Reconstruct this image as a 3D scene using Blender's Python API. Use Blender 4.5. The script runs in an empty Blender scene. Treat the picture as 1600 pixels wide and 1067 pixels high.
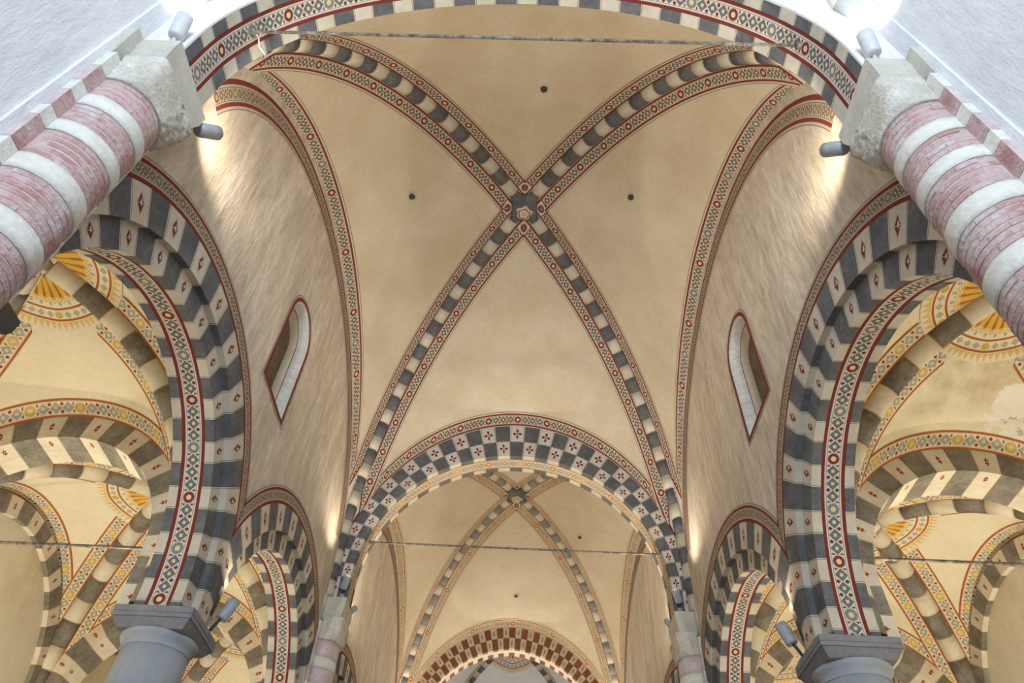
import bpy, math, random
from math import pi, sin, cos, sqrt, atan2, radians, hypot, floor
from mathutils import Vector, Matrix
from mathutils.geometry import tessellate_polygon

random.seed(7)
scene = bpy.context.scene
COL = scene.collection

# ------------------------------------------------------------------ camera
PITCH, YAW, ROLL, FPX = 0.83767, -0.03209, -0.05801, 1087.77
cam_d = bpy.data.cameras.new('camera')
cam_d.sensor_width = 36.0
cam_d.lens = FPX / 1600.0 * 36.0
cam_d.clip_end = 200
cam = bpy.data.objects.new('camera', cam_d)
COL.objects.link(cam)
def _dir(x, u, d):
    y = d * cos(PITCH) - u * sin(PITCH); z = d * sin(PITCH) + u * cos(PITCH)
    return Vector((x * cos(YAW) + y * sin(YAW), -x * sin(YAW) + y * cos(YAW), z))
c_r = _dir(cos(ROLL), -sin(ROLL), 0); c_u = _dir(sin(ROLL), cos(ROLL), 0); c_f = _dir(0, 0, 1)
mw = Matrix(((c_r.x, c_u.x, -c_f.x, 0.1974), (c_r.y, c_u.y, -c_f.y, 0.0), (c_r.z, c_u.z, -c_f.z, 1.6), (0, 0, 0, 1)))
cam.matrix_world = mw
scene.camera = cam

# ------------------------------------------------------------------ world, daylight, exposure
world = bpy.data.worlds.new('world'); scene.world = world
world.use_nodes = True
world.node_tree.nodes['Background'].inputs[0].default_value = (0.62, 0.75, 1.0, 1)
world.node_tree.nodes['Background'].inputs[1].default_value = 1.0
scene.view_settings.view_transform = 'Standard'
scene.view_settings.look = 'None'
scene.view_settings.gamma = 1.0
scene.view_settings.use_curve_mapping = False
scene.view_settings.exposure = 0.0
scene.cycles.use_denoising = True
scene.cycles.max_bounces = 6
scene.cycles.diffuse_bounces = 3
scene.cycles.sample_clamp_indirect = 6.0

DAY_POWER = 1750.0        # daylight through the west window
NAVE_LAMP = 370.0         # capital up-lights
AISLE_FILL = 370.0  # power of the added unseen up-lights in the aisles
WARM = (1.0, 0.87, 0.69)
WARM_AISLE = (1.0, 0.885, 0.69)

def area_light(name, loc, rot, sx, sy, power, col):
    l = bpy.data.lights.new(name, 'AREA'); l.shape = 'RECTANGLE'; l.size = sx; l.size_y = sy
    l.energy = power; l.color = col
    o = bpy.data.objects.new(name, l); COL.objects.link(o); o.location = loc; o.rotation_euler = rot
    return o
# daylight enters by the tall window of the entrance wall
area_light('daylight_west', (0, -9.55, 8.0), (radians(97), 0, 0), 3.2, 7.6, DAY_POWER, (0.74, 0.86, 1.0))

# ------------------------------------------------------------------ dimensions (metres)
Y0, LB = 3.39, 13.21
Y1, Y2, Y3 = Y0 + LB, Y0 + 2 * LB, Y0 + 3 * LB
PITCH_A = LB / 2
XW, XB, XC, XO, XA = 4.50, 5.25, 4.94, 10.55, 7.90
HC, HN = 6.24, 9.94
ARC_CZ, AR0, AR1, AR2 = 6.30, 2.74, 3.10, 3.60
TR_CZ, TR0 = 10.55, 4.05
AS_CZ, AS0, AS1 = 7.10, 2.27, 2.64

# ------------------------------------------------------------------ node helpers
class S:
    """a socket with arithmetic"""
    nt = None
    def __init__(s, sock): s.s = sock
    @staticmethod
    def op(kind, *a):
        n = S.nt.nodes.new('ShaderNodeMath'); n.operation = kind
        for i, v in enumerate(a):
            if isinstance(v, S): S.nt.links.new(v.s, n.inputs[i])
            else: n.inputs[i].default_value = v
        return S(n.outputs[0])
    def __add__(s, o): return S.op('ADD', s, o)
    def __radd__(s, o): return S.op('ADD', o, s)
    def __sub__(s, o): return S.op('SUBTRACT', s, o)
    def __rsub__(s, o): return S.op('SUBTRACT', o, s)
    def __mul__(s, o): return S.op('MULTIPLY', s, o)
    def __rmul__(s, o): return S.op('MULTIPLY', o, s)
    def __truediv__(s, o): return S.op('DIVIDE', s, o)
def s_abs(a): return S.op('ABSOLUTE', a)
def s_floor(a): return S.op('FLOOR', a)
def s_fract(a): return S.op('FRACT', a)
def s_lt(a, b): return S.op('LESS_THAN', a, b)
def s_gt(a, b): return S.op('GREATER_THAN', a, b)
def s_min(a, b): return S.op('MINIMUM', a, b)
def s_max(a, b): return S.op('MAXIMUM', a, b)
def s_mod(a, b): return S.op('FLOORED_MODULO', a, b)
def s_sqrt(a): return S.op('SQRT', a)
def s_in(a, lo, hi): return s_gt(a, lo) * s_lt(a, hi)
def s_mix(f, a, b):
    n = S.nt.nodes.new('ShaderNodeMix'); n.data_type = 'RGBA'
    if isinstance(f, S): S.nt.links.new(f.s, n.inputs[0])
    else: n.inputs[0].default_value = f
    for v, i in ((a, 6), (b, 7)):
        if isinstance(v, S): S.nt.links.new(v.s, n.inputs[i])
        else: n.inputs[i].default_value = (v[0], v[1], v[2], 1)
    return S(n.outputs[2])
def s_scale(c, f):
    n = S.nt.nodes.new('ShaderNodeVectorMath'); n.operation = 'SCALE'
    S.nt.links.new(c.s, n.inputs[0]); S.nt.links.new(f.s, n.inputs[3]); return S(n.outputs[0])
def s_noise(scale, detail=4, rough=0.6, stretch=(1, 1, 1), rot=(0, 0, 0)):
    g = S.nt.nodes.new('ShaderNodeNewGeometry'); m = S.nt.nodes.new('ShaderNodeMapping')
    m.inputs['Scale'].default_value = stretch; m.inputs['Rotation'].default_value = rot
    S.nt.links.new(g.outputs['Position'], m.inputs[0])
    n = S.nt.nodes.new('ShaderNodeTexNoise'); n.inputs['Scale'].default_value = scale
    n.inputs['Detail'].default_value = detail; n.inputs['Roughness'].default_value = rough
    S.nt.links.new(m.outputs[0], n.inputs['Vector']); return S(n.outputs[0])
def s_range(a, lo, hi, o0, o1):
    n = S.nt.nodes.new('ShaderNodeMapRange'); S.nt.links.new(a.s, n.inputs[0])
    for i, v in ((1, lo), (2, hi), (3, o0), (4, o1)): n.inputs[i].default_value = v
    return S(n.outputs[0])
def s_uv():
    n = S.nt.nodes.new('ShaderNodeUVMap'); x = S.nt.nodes.new('ShaderNodeSeparateXYZ')
    S.nt.links.new(n.outputs[0], x.inputs[0]); return S(x.outputs[0]), S(x.outputs[1])
def begin(name):
    m = bpy.data.materials.new(name); m.use_nodes = True; S.nt = m.node_tree
    return m
def finish(m, col, rough=0.88, bump=None, bump_s=0.3, bump_d=0.02, spec=0.25, emit=None, metal=0.0):
    p = m.node_tree.nodes['Principled BSDF']
    if isinstance(col, S): m.node_tree.links.new(col.s, p.inputs['Base Color'])
    else: p.inputs['Base Color'].default_value = (*col, 1)
    p.inputs['Roughness'].default_value = rough
    p.inputs['Specular IOR Level'].default_value = spec
    p.inputs['Metallic'].default_value = metal
    if bump is not None:
        b = m.node_tree.nodes.new('ShaderNodeBump'); b.inputs['Strength'].default_value = bump_s
        b.inputs['Distance'].default_value = bump_d
        m.node_tree.links.new(bump.s, b.inputs['Height']); m.node_tree.links.new(b.outputs[0], p.inputs['Normal'])
    if emit:
        p.inputs['Emission Color'].default_value = (*emit[:3], 1); p.inputs['Emission Strength'].default_value = emit[3]
    return m

def plaster(name, c1, c2, scale=1.2, stretch=(1, 1, 1), rot=(0, 0, 0), bump_s=0.25, fine=9.0, fine_amt=0.10, c3=None, c3s=0.45):
    m = begin(name)
    n = s_noise(scale, 5, 0.6, stretch, rot)
    col = s_mix(s_range(n, 0.35, 0.68, 0, 1), c1, c2)
    if c3:
        n3 = s_noise(c3s, 4, 0.6)
        col = s_mix(s_range(n3, 0.54, 0.66, 0, 1), col, c3)
    f = s_noise(fine, 5, 0.7, stretch, rot)
    col = s_scale(col, s_range(f, 0.3, 0.7, 1 - fine_amt, 1 + fine_amt))
    return finish(m, col, 0.92, f, bump_s, 0.03)

# palette (linear)
RED = (0.175, 0.030, 0.024); GREY = (0.125, 0.122, 0.118); CREAM = (0.58, 0.525, 0.425)
WEB1, WEB2 = (0.60, 0.52, 0.395), (0.53, 0.44, 0.31)
AWEB1, AWEB2 = (0.78, 0.70, 0.52), (0.72, 0.63, 0.44)
ORANGE = (0.40, 0.115, 0.022); YEL = (0.62, 0.40, 0.09)

M = {}
M['web'] = plaster('nave_vault_plaster', WEB1, WEB2, 0.9, fine_amt=0.06)
M['web_aisle'] = plaster('aisle_vault_plaster', AWEB1, AWEB2, 0.8, fine_amt=0.05)
M['web_white'] = plaster('white_vault_plaster', (0.80, 0.78, 0.74), (0.72, 0.70, 0.67), 0.8, fine_amt=0.04)
M['wall'] = plaster('nave_wall_plaster', (0.60, 0.52, 0.425), (0.46, 0.39, 0.30), 0.9, (1.8, 1.8, 0.5), (0.3, 0, 0), 0.9, 4.0, 0.24)
M['wall_white'] = plaster('whitewashed_wall', (0.78, 0.785, 0.80), (0.70, 0.705, 0.725), 1.1, (1.5, 1.5, 0.5), (0.3, 0, 0), 0.6, 5.0, 0.06)
M['aisle_wall'] = plaster('aisle_wall_plaster', (0.70, 0.64, 0.50), (0.62, 0.56, 0.42), 0.7, fine_amt=0.05, c3=(0.62, 0.52, 0.34))
M['joint'] = plaster('lime_joint', (0.50, 0.46, 0.38), (0.42, 0.38, 0.31), 3.0)
M['white_stone'] = plaster('limewashed_stone', (0.74, 0.72, 0.66), (0.63, 0.62, 0.55), 2.2, bump_s=0.5, fine=14, fine_amt=0.10)
M['rough_cap'] = plaster('rough_capital_plaster', (0.76, 0.74, 0.67), (0.58, 0.54, 0.44), 4.0, bump_s=1.0, fine=22, fine_amt=0.16)
M['abacus_stone'] = plaster('abacus_stone', (0.60, 0.58, 0.50), (0.50, 0.48, 0.41), 2.5, bump_s=0.4, fine=16, fine_amt=0.08)
M['grey_paint'] = plaster('grey_painted_stone', (0.36, 0.38, 0.41), (0.31, 0.335, 0.36), 2.0, bump_s=0.2, fine=12, fine_amt=0.06)
M['grey_abacus'] = plaster('grey_abacus_stone', (0.25, 0.25, 0.27), (0.20, 0.20, 0.21), 3.0, bump_s=0.3, fine=16, fine_amt=0.12)
M['dark_stone'] = plaster('dark_impost_stone', (0.12, 0.10, 0.08), (0.08, 0.07, 0.06), 3.0)  # impost stone with the shadow it stands in mixed into its colour
M['infill'] = plaster('brown_window_infill', (0.165, 0.125, 0.08), (0.10, 0.075, 0.045), 3.0, bump_s=0.6, fine=10, fine_amt=0.25)
M['reveal'] = plaster('pale_reveal', (0.56, 0.55, 0.52), (0.44, 0.42, 0.38), 3.0, (1, 1, 3))
M['floor'] = plaster('floor_stone', (0.32, 0.29, 0.25), (0.25, 0.22, 0.19), 1.0)
M['brick_mortar'] = plaster('pale_mortar', (0.52, 0.36, 0.34), (0.60, 0.50, 0.48), 5.0, bump_s=0.7, fine=18, fine_amt=0.12)
M['brick'] = plaster('limewashed_pink_brick', (0.47, 0.26, 0.24), (0.64, 0.51, 0.50), 3.5, bump_s=0.9, fine=20, fine_amt=0.18, c3=(0.64, 0.58, 0.58), c3s=1.7)
M['brick_wash'] = plaster('washed_brick', (0.54, 0.40, 0.41), (0.66, 0.60, 0.60), 3.0, bump_s=0.7, fine=16, fine_amt=0.10)
M['metal_white'] = finish(begin('white_lamp_metal'), (0.62, 0.63, 0.66), 0.4, spec=0.5)
M['metal_grey'] = finish(begin('grey_lamp_metal'), (0.36, 0.39, 0.42), 0.35, spec=0.5)
M['metal_dark'] = finish(begin('dark_bracket_metal'), (0.05, 0.05, 0.055), 0.5)
M['lens'] = finish(begin('lamp_lens'), (0.9, 0.85, 0.7), 0.3, emit=(1.0, 0.86, 0.62, 12.0))
M['red_line'] = finish(begin('red_painted_line'), RED)
M['grey_line'] = finish(begin('grey_painted_line'), (0.17, 0.165, 0.16))
def rod_mat():
    m = begin('weathered_iron'); n = s_noise(9, 5, 0.7)
    return finish(m, s_mix(s_range(n, 0.4, 0.6, 0, 1), (0.30, 0.27, 0.22), (0.10, 0.085, 0.07)), 0.7)
M['iron'] = rod_mat()

def worn_mat():
    m = begin('worn_aisle_plaster'); n = s_noise(0.8, 5, 0.6); f = s_noise(9, 5, 0.7); b = s_noise(1.6, 5, 0.65); st = s_noise(1.1, 4, 0.6, (1, 1, 0.5))
    col = s_mix(s_range(n, 0.35, 0.68, 0, 1), AWEB1, AWEB2)
    g = m.node_tree.nodes.new('ShaderNodeNewGeometry')
    def dist(p):
        v = m.node_tree.nodes.new('ShaderNodeVectorMath'); v.operation = 'DISTANCE'
        m.node_tree.links.new(g.outputs['Position'], v.inputs[0]); v.inputs[1].default_value = p; return S(v.outputs['Value'])
    d2 = dist((7.9, 8.2, 9.9)) + (b - 0.5) * 1.6
    col = s_mix(s_range(d2, 0.5, 1.5, 0.75, 0) * s_range(st, 0.42, 0.60, 0, 1), col, (0.42, 0.32, 0.17))
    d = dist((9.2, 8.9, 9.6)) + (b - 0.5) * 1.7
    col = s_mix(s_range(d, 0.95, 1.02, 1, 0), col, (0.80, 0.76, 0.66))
    sp = s_noise(5, 4, 0.7)
    col = s_mix(s_lt(d, 0.75) * s_gt(sp, 0.60), col, (0.55, 0.48, 0.32))
    col = s_scale(col, s_range(f, 0.3, 0.7, 0.95, 1.05))
    return finish(m, col, 0.92, f, 0.25, 0.03)
M['web_aisle_worn'] = worn_mat()
def dark_mat(name, c1, c2, fine=14, stretch=(1, 1, 1)):
    m = begin(name); n = s_noise(2.6, 5, 0.65); f = s_noise(fine, 4, 0.7, stretch)
    col = s_mix(s_range(n, 0.35, 0.65, 0, 1), c1, c2)
    col = s_scale(col, s_range(f, 0.3, 0.7, 0.80, 1.2))
    return finish(m, col, 0.9, f, 0.15, 0.02)
M['v_dark'] = dark_mat('slate_grey_paint', (0.095, 0.096, 0.102), (0.150, 0.148, 0.150))
M['v_dark_aisle'] = dark_mat('taupe_grey_paint', (0.150, 0.132, 0.105), (0.265, 0.240, 0.195))
M['v_dark_pale'] = dark_mat('pale_grey_paint', (0.20, 0.185, 0.175), (0.28, 0.26, 0.245))
M['v_brick'] = dark_mat('brown_striped_paint', (0.16, 0.058, 0.03), (0.24, 0.095, 0.05), 30, (6, 1, 1))

def light_mat(name, base, motif=None, mcol=RED, line=(0.10, 0.09, 0.085), edge=0.044):
    """pale painted block: a thin ruled line near both ends and, on faces, a red motif"""
    m = begin(name); u, v = s_uv()
    a = s_abs(u - 0.5); f = s_noise(10, 4, 0.7); n = s_noise(2.0, 3)
    col = s_mix(s_range(n, 0.35, 0.65, 0, 1), base, tuple(x * 0.86 for x in base))
    col = s_mix(s_in(a, 0.5 - edge - 0.022, 0.5 - edge), col, line)
    cx, cy = u - 0.5, v - 0.5
    ax, ay = s_abs(cx), s_abs(cy)
    if motif == 'diamond':      # slim vertical lozenge, split in four
        d = ax * (1 / 0.165) + ay * (1 / 0.27)
        k = s_lt(d, 1.0) * s_gt(s_max(ax * 1.4, ay), 0.0)
        col = s_mix(s_in(d, 1.12, 1.2), col, (0.25, 0.17, 0.14))
        col = s_mix(k, col, mcol)
        hole = s_lt(s_abs(cx + 0.03) * (1 / 0.055) + s_abs(cy - 0.03) * (1 / 0.12), 1.0)
        col = s_mix(s_max(hole, s_lt(ay, 0.010) * s_lt(d, 1.0)), col, base)
    elif motif == 'flower':     # four petals and a centre dot
        p1 = s_lt((ax - 0.19) * (ax - 0.19) + ay * ay * 2.4, 0.0145)
        p2 = s_lt((ay - 0.19) * (ay - 0.19) + ax * ax * 2.4, 0.0145)
        dot = s_lt(ax * ax + ay * ay, 0.0016)
        col = s_mix(s_max(s_max(p1, p2), dot), col, mcol)
    elif motif == 'star':       # small six-pointed star
        d1 = s_lt(ax * 4.0 + ay * 1.3, 0.30)
        d2 = s_lt(s_abs(cx - cy * 0.75) * 4.0 + s_abs(cy + cx * 0.6) * 1.5, 0.30)
        d3 = s_lt(s_abs(cx + cy * 0.75) * 4.0 + s_abs(cy - cx * 0.6) * 1.5, 0.30)
        col = s_mix(s_max(d1, s_max(d2, d3)), col, mcol)
        col = s_mix(s_lt(ax * ax + ay * ay, 0.0010), col, base)
    col = s_scale(col, s_range(f, 0.3, 0.7, 0.92, 1.06))
    return finish(m, col, 0.9, f, 0.15, 0.02)
M['v_light'] = light_mat('cream_painted_block', CREAM)
M['v_diamond'] = light_mat('cream_block_with_red_lozenge', CREAM, 'diamond')
M['v_flower'] = light_mat('cream_block_with_red_flower', (0.64, 0.60, 0.53), 'flower', (0.20, 0.022, 0.018))
M['v_rib_light'] = light_mat('cream_rib_block', CREAM, None, edge=0.03)
M['va_light'] = light_mat('pale_aisle_block', (0.70, 0.63, 0.49), None, line=(0.30, 0.09, 0.04), edge=0.012)
M['va_star'] = light_mat('pale_aisle_block_with_star', (0.70, 0.63, 0.49), 'star', (0.28, 0.045, 0.015), line=(0.30, 0.09, 0.04), edge=0.012)
M['v_brick_light'] = light_mat('cream_block_with_slim_lozenge', (0.58, 0.50, 0.36), 'diamond', (0.22, 0.06, 0.03))
M['v_brick_plain'] = light_mat('cream_thin_block', (0.62, 0.55, 0.42))

def ornament(name, cream, lines, zone, grey, red, circ, inner, fringe=None):
    """painted border: ruled lines along it and a row of lozenges with roundels between"""
    m = begin(name); u, v = s_uv()
    f = s_noise(8, 4, 0.7)
    col = s_mix(s_range(f, 0.3, 0.7, 0, 1), cream, tuple(x * 0.9 for x in cream))
    w = (v - zone[0]) / (zone[1] - zone[0])
    inz = s_in(v, zone[0], zone[1])
    fu = s_fract(u) - 0.5; fw = w - 0.5
    afu, afw = s_abs(fu), s_abs(fw)
    k = s_mod(s_floor(u), 4.0); circ_on = s_lt(k, 0.5); other = 1.0 - circ_on
    dia = afu + afw
    col = s_mix(inz * other * s_lt(dia, 0.50), col, grey)
    col = s_mix(inz * other * s_lt(s_max(afu, afw), 0.13), col, inner)
    tri = s_lt((0.5 - afu) * 1.1 + s_abs(afw - 0.34), 0.19) * s_gt(dia, 0.60) * other
    col = s_mix(inz * tri, col, red)
    r2 = fu * fu + fw * fw
    alt = s_lt(s_mod(s_floor(u * 0.25), 2.0), 0.5)
    cc = s_mix(alt, circ[1], circ[0])
    col = s_mix(inz * circ_on * s_lt(r2, 0.19), col, cc)
    col = s_mix(inz * circ_on * s_in(r2, 0.20, 0.225), col, (grey[0] * 1.3, grey[1] * 1.3, grey[2] * 1.3))
    col = s_mix(inz * circ_on * s_lt(r2, 0.045), col, inner)
    for a, b, c in lines:
        col = s_mix(s_in(v, a, b), col, c)
    col = s_scale(col, s_range(f, 0.3, 0.7, 0.88, 1.08))
    return finish(m, col, 0.92)
NL = GREY
M['band_web'] = ornament('nave_vault_border', (0.60, 0.52, 0.385),
    [(0.0, 0.11, RED), (0.145, 0.165, NL), (0.675, 0.695, NL), (0.74, 0.86, RED), (0.945, 0.985, (0.16, 0.155, 0.145))], (0.165, 0.675),
    (0.14, 0.137, 0.13), RED, (RED, RED), (0.55, 0.46, 0.30))
M['band_form'] = ornament('nave_wall_arch_border', (0.60, 0.52, 0.385),
    [(0.0, 0.11, RED), (0.145, 0.165, NL), (0.675, 0.695, NL), (0.74, 0.86, RED), (0.945, 0.985, (0.16, 0.155, 0.145))], (0.165, 0.675),
    (0.14, 0.137, 0.13), RED, (RED, (0.17, 0.17, 0.165)), (0.55, 0.46, 0.30))
M['band_soffit'] = ornament('arch_soffit_border', (0.62, 0.57, 0.47),
    [(0.0, 0.15, RED), (0.215, 0.235, NL), (0.765, 0.785, NL), (0.85, 1.0, RED)], (0.235, 0.765),
    (0.135, 0.14, 0.15), RED, (RED, (0.20, 0.20, 0.20)), (0.62, 0.53, 0.27))
M['band_wall'] = ornament('wall_arch_border', (0.46, 0.39, 0.29),
    [(0.0, 0.17, RED), (0.24, 0.27, NL), (0.66, 0.69, NL), (0.73, 0.87, RED), (0.955, 0.99, (0.16, 0.155, 0.145))], (0.27, 0.66),
    (0.16, 0.12, 0.09), (0.22, 0.08, 0.05), ((0.20, 0.09, 0.06), (0.17, 0.16, 0.14)), (0.44, 0.34, 0.20))
M['band_aisle'] = ornament('aisle_vault_border', (0.75, 0.67, 0.49),
    [(0.0, 0.12, ORANGE), (0.175, 0.19, (0.4, 0.38, 0.33)), (0.81, 0.825, (0.4, 0.38, 0.33)), (0.88, 1.0, ORANGE)], (0.19, 0.81),
    (0.36, 0.35, 0.31), (0.30, 0.055, 0.02), (YEL, (0.60, 0.41, 0.13)), (0.68, 0.56, 0.26))
M['band_far2'] = ornament('second_vault_border', (0.60, 0.50, 0.33),
    [(0.0, 0.08, (0.30, 0.085, 0.04)), (0.145, 0.165, (0.26, 0.23, 0.19)), (0.675, 0.695, (0.26, 0.23, 0.19)), (0.76, 0.85, (0.30, 0.085, 0.04)), (0.945, 0.98, (0.27, 0.23, 0.18))], (0.165, 0.675),
    (0.27, 0.25, 0.205), (0.36, 0.16, 0.08), ((0.36, 0.10, 0.045), (0.42, 0.28, 0.13)), (0.56, 0.45, 0.28))
M['band_far'] = ornament('far_arch_soffit_border', (0.53, 0.46, 0.34),
    [(0.02, 0.10, (0.36, 0.12, 0.04)), (0.90, 0.98, (0.36, 0.12, 0.04))], (0.22, 0.78),
    (0.30, 0.28, 0.24), (0.42, 0.25, 0.15), ((0.42, 0.20, 0.08), (0.48, 0.30, 0.13)), (0.56, 0.45, 0.26))

def shell_mat(name, web, fan1, fan2, grey, line):
    """painted scallop round the keystone with a border arc and a fringe of rays"""
    m = begin(name); u, v = s_uv(); f = s_noise(6, 4, 0.7)
    col = s_mix(s_range(f, 0.3, 0.7, 0, 1), web, tuple(x * 0.92 for x in web))
    t = s_fract(u * 7.0); tri = s_abs(t - 0.5)
    edge = 0.50 - tri * 0.14
    fan = s_lt(v, edge)
    col = s_mix(fan, col, fan2)
    col = s_mix(fan * s_lt(tri, 0.05 + v * 0.32) * s_lt(v, edge - 0.05), col, fan1)
    col = s_mix(s_in(v - edge, 0.02, 0.045), col, fan2)
    td = s_fract(u * 7.0 + 0.5) - 0.5; vd = (v - 0.545) * 4.2
    col = s_mix(s_lt(td * td + vd * vd, 0.030), col, grey)
    col = s_mix(s_in(v, 0.615, 0.65), col, line)
    w = (v - 0.66) / 0.14; inz = s_in(v, 0.66, 0.80)
    uu = s_fract(u * 9.0) - 0.5; au, aw = s_abs(uu), s_abs(w - 0.5)
    k = s_lt(s_mod(s_floor(u * 9.0), 4.0), 0.5)
    col = s_mix(inz * (1.0 - k) * s_lt(au + aw, 0.42), col, grey)
    col = s_mix(inz * (1.0 - k) * s_lt(s_max(au, aw), 0.12), col, YEL)
    col = s_mix(inz * k * s_lt(uu * uu + (w - 0.5) * (w - 0.5), 0.17), col, YEL)
    col = s_mix(s_in(v, 0.80, 0.835), col, line)
    fr = (v - 0.85) / 0.14
    ray = s_in(v, 0.85, 1.0) * s_lt(fr, 1.0 - 2.0 * s_abs(s_fract(u * 16.0) - 0.5))
    col = s_mix(ray, col, (0.70, 0.50, 0.17))
    col = s_scale(col, s_range(f, 0.3, 0.7, 0.88, 1.06))
    return finish(m, col, 0.92)
M['shell'] = shell_mat('painted_scallop', AWEB1, (0.42, 0.15, 0.03), (0.68, 0.42, 0.08), (0.42, 0.40, 0.34), ORANGE)
M['shell_far'] = shell_mat('painted_scallop_choir', (0.72, 0.69, 0.62), (0.35, 0.06, 0.02), (0.62, 0.42, 0.16), (0.30, 0.29, 0.27), (0.30, 0.05, 0.03))

def corner_mat():
    m = begin('painted_corner_lozenge'); u, v = s_uv()
    d = s_abs(u - 0.5) + s_abs(v - 0.5)
    col = s_mix(s_lt(d, 0.2), CREAM, RED)
    col = s_mix(s_in(d, 0.27, 0.30), col, GREY); col = s_mix(s_in(d, 0.36, 0.38), col, GREY)
    e = s_max(s_abs(u - 0.5), s_abs(v - 0.5))
    col = s_mix(s_gt(e, 0.42), col, RED)
    return finish(m, col, 0.9)
M['corner'] = corner_mat()
def roundel_mat():
    m = begin('painted_corner_roundel'); u, v = s_uv()
    x, y = u - 0.5, v - 0.5; r2 = x * x + y * y
    col = s_mix(s_lt(r2, 0.075), CREAM, RED); col = s_mix(s_lt(r2, 0.016), col, CREAM)
    col = s_mix(s_in(r2, 0.092, 0.105), col, GREY)
    col = s_mix(s_gt(s_max(s_abs(x), s_abs(y)), 0.42), col, RED)
    return finish(m, col, 0.9)
M['roundel'] = roundel_mat()

def boss_mat(name, c1, c2):
    m = begin(name); u, v = s_uv()
    x, y = u - 0.5, v - 0.5
    r = s_sqrt(x * x + y * y)
    col = s_mix(s_in(r, 0.30, 0.37), c1, c2)
    col = s_mix(s_in(r, 0.09, 0.13), col, c2)
    return finish(m, col, 0.85)
M['flower_boss'] = boss_mat('carved_flower_paint', (0.62, 0.50, 0.38), (0.20, 0.035, 0.025))

# ------------------------------------------------------------------ object helpers
def link(o, parent=None):
    COL.objects.link(o)
    if parent is not None: o.parent = parent
    return o
def empty(name, loc=(0, 0, 0), rz=0.0, parent=None):
    o = bpy.data.objects.new(name, None); o.empty_display_size = 0.2
    link(o, parent); o.location = loc; o.rotation_euler = (0, 0, rz); return o
def tag(o, label, cat, group=None, kind=None):
    o['label'] = label; o['category'] = cat
    if group: o['group'] = group
    if kind: o['kind'] = kind
    return o
def mesh(name, verts, faces, mats, midx=None, uvs=None, smooth=False):
    me = bpy.data.meshes.new(name); me.from_pydata(verts, [], faces)
    for m in (mats if isinstance(mats, (list, tuple)) else [mats]): me.materials.append(M[m])
    if midx: me.polygons.foreach_set('material_index', midx)
    if uvs is not None:
        l = me.uv_layers.new(name='UVMap')
        flat = []
        for fuv in uvs:
            for p in fuv: flat.extend(p)
        l.data.foreach_set('uv', flat)
    if smooth: me.polygons.foreach_set('use_smooth', [True] * len(me.polygons))
    me.update(); return me
def obj(name, me, parent=None, loc=None, rot=None):
    o = bpy.data.objects.new(name, me); link(o, parent)
    if loc: o.location = loc
    if rot: o.rotation_euler = rot
    return o
def grid_mesh(name, P, UV, mat, flip=False, smooth=True):
    """P[i][j] points; quads"""
    n, m = len(P), len(P[0]); V = [p for r in P for p in r]; F = []; U = []
    for i in range(n - 1):
        for j in range(m - 1):
            q = [(i, j), (i + 1, j), (i + 1, j + 1), (i, j + 1)]
            if flip: q.reverse()
            F.append([a * m + b for a, b in q])
            if UV is not None: U.append([UV[a][b] for a, b in q])
    return mesh(name, V, F, mat, None, U if UV is not None else None, smooth)
def box_mesh(name, x0, x1, y0, y1, z0, z1, mat):
    V = [(x0, y0, z0), (x1, y0, z0), (x1, y1, z0), (x0, y1, z0), (x0, y0, z1), (x1, y0, z1), (x1, y1, z1), (x0, y1, z1)]
    F = [(0, 3, 2, 1), (4, 5, 6, 7), (0, 1, 5, 4), (1, 2, 6, 5), (2, 3, 7, 6), (3, 0, 4, 7)]
    return mesh(name, V, F, mat)
def loft(name, rings, mat, smooth=True, cap=True):
    n = len(rings[0]); V = [p for r in rings for p in r]; F = []
    for i in range(len(rings) - 1):
        for j in range(n):
            k = (j + 1) % n
            F.append((i * n + j, i * n + k, (i + 1) * n + k, (i + 1) * n + j))
    if cap:
        F.append(tuple(reversed(range(n)))); F.append(tuple((len(rings) - 1) * n + j for j in range(n)))
    me = mesh(name, V, F, mat)
    if smooth:
        fl = [True] * len(F)
        if cap: fl[-1] = fl[-2] = False
        me.polygons.foreach_set('use_smooth', fl)
    return me
def ring_pts(r, z, n=32, cx=0, cy=0): return [(cx + r * cos(2 * pi * i / n), cy + r * sin(2 * pi * i / n), z) for i in range(n)]
def sq_pts(h, z, e=40.0, n=32, hy=None):
    hy = hy or h; P = []
    for i in range(n):
        a = 2 * pi * i / n; c, s = cos(a), sin(a)
        k = (abs(c) ** e + abs(s) ** e) ** (-1 / e); P.append((h * c * k, hy * s * k, z))
    return P
def tube_mesh(name, p, q, r, mat, n=10):
    p, q = Vector(p), Vector(q); d = (q - p).normalized()
    a = d.orthogonal().normalized(); b = d.cross(a)
    return loft(name, [[tuple(c + r * (cos(2 * pi * i / n) * a + sin(2 * pi * i / n) * b)) for i in range(n)] for c in (p, q)], mat)

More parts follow.
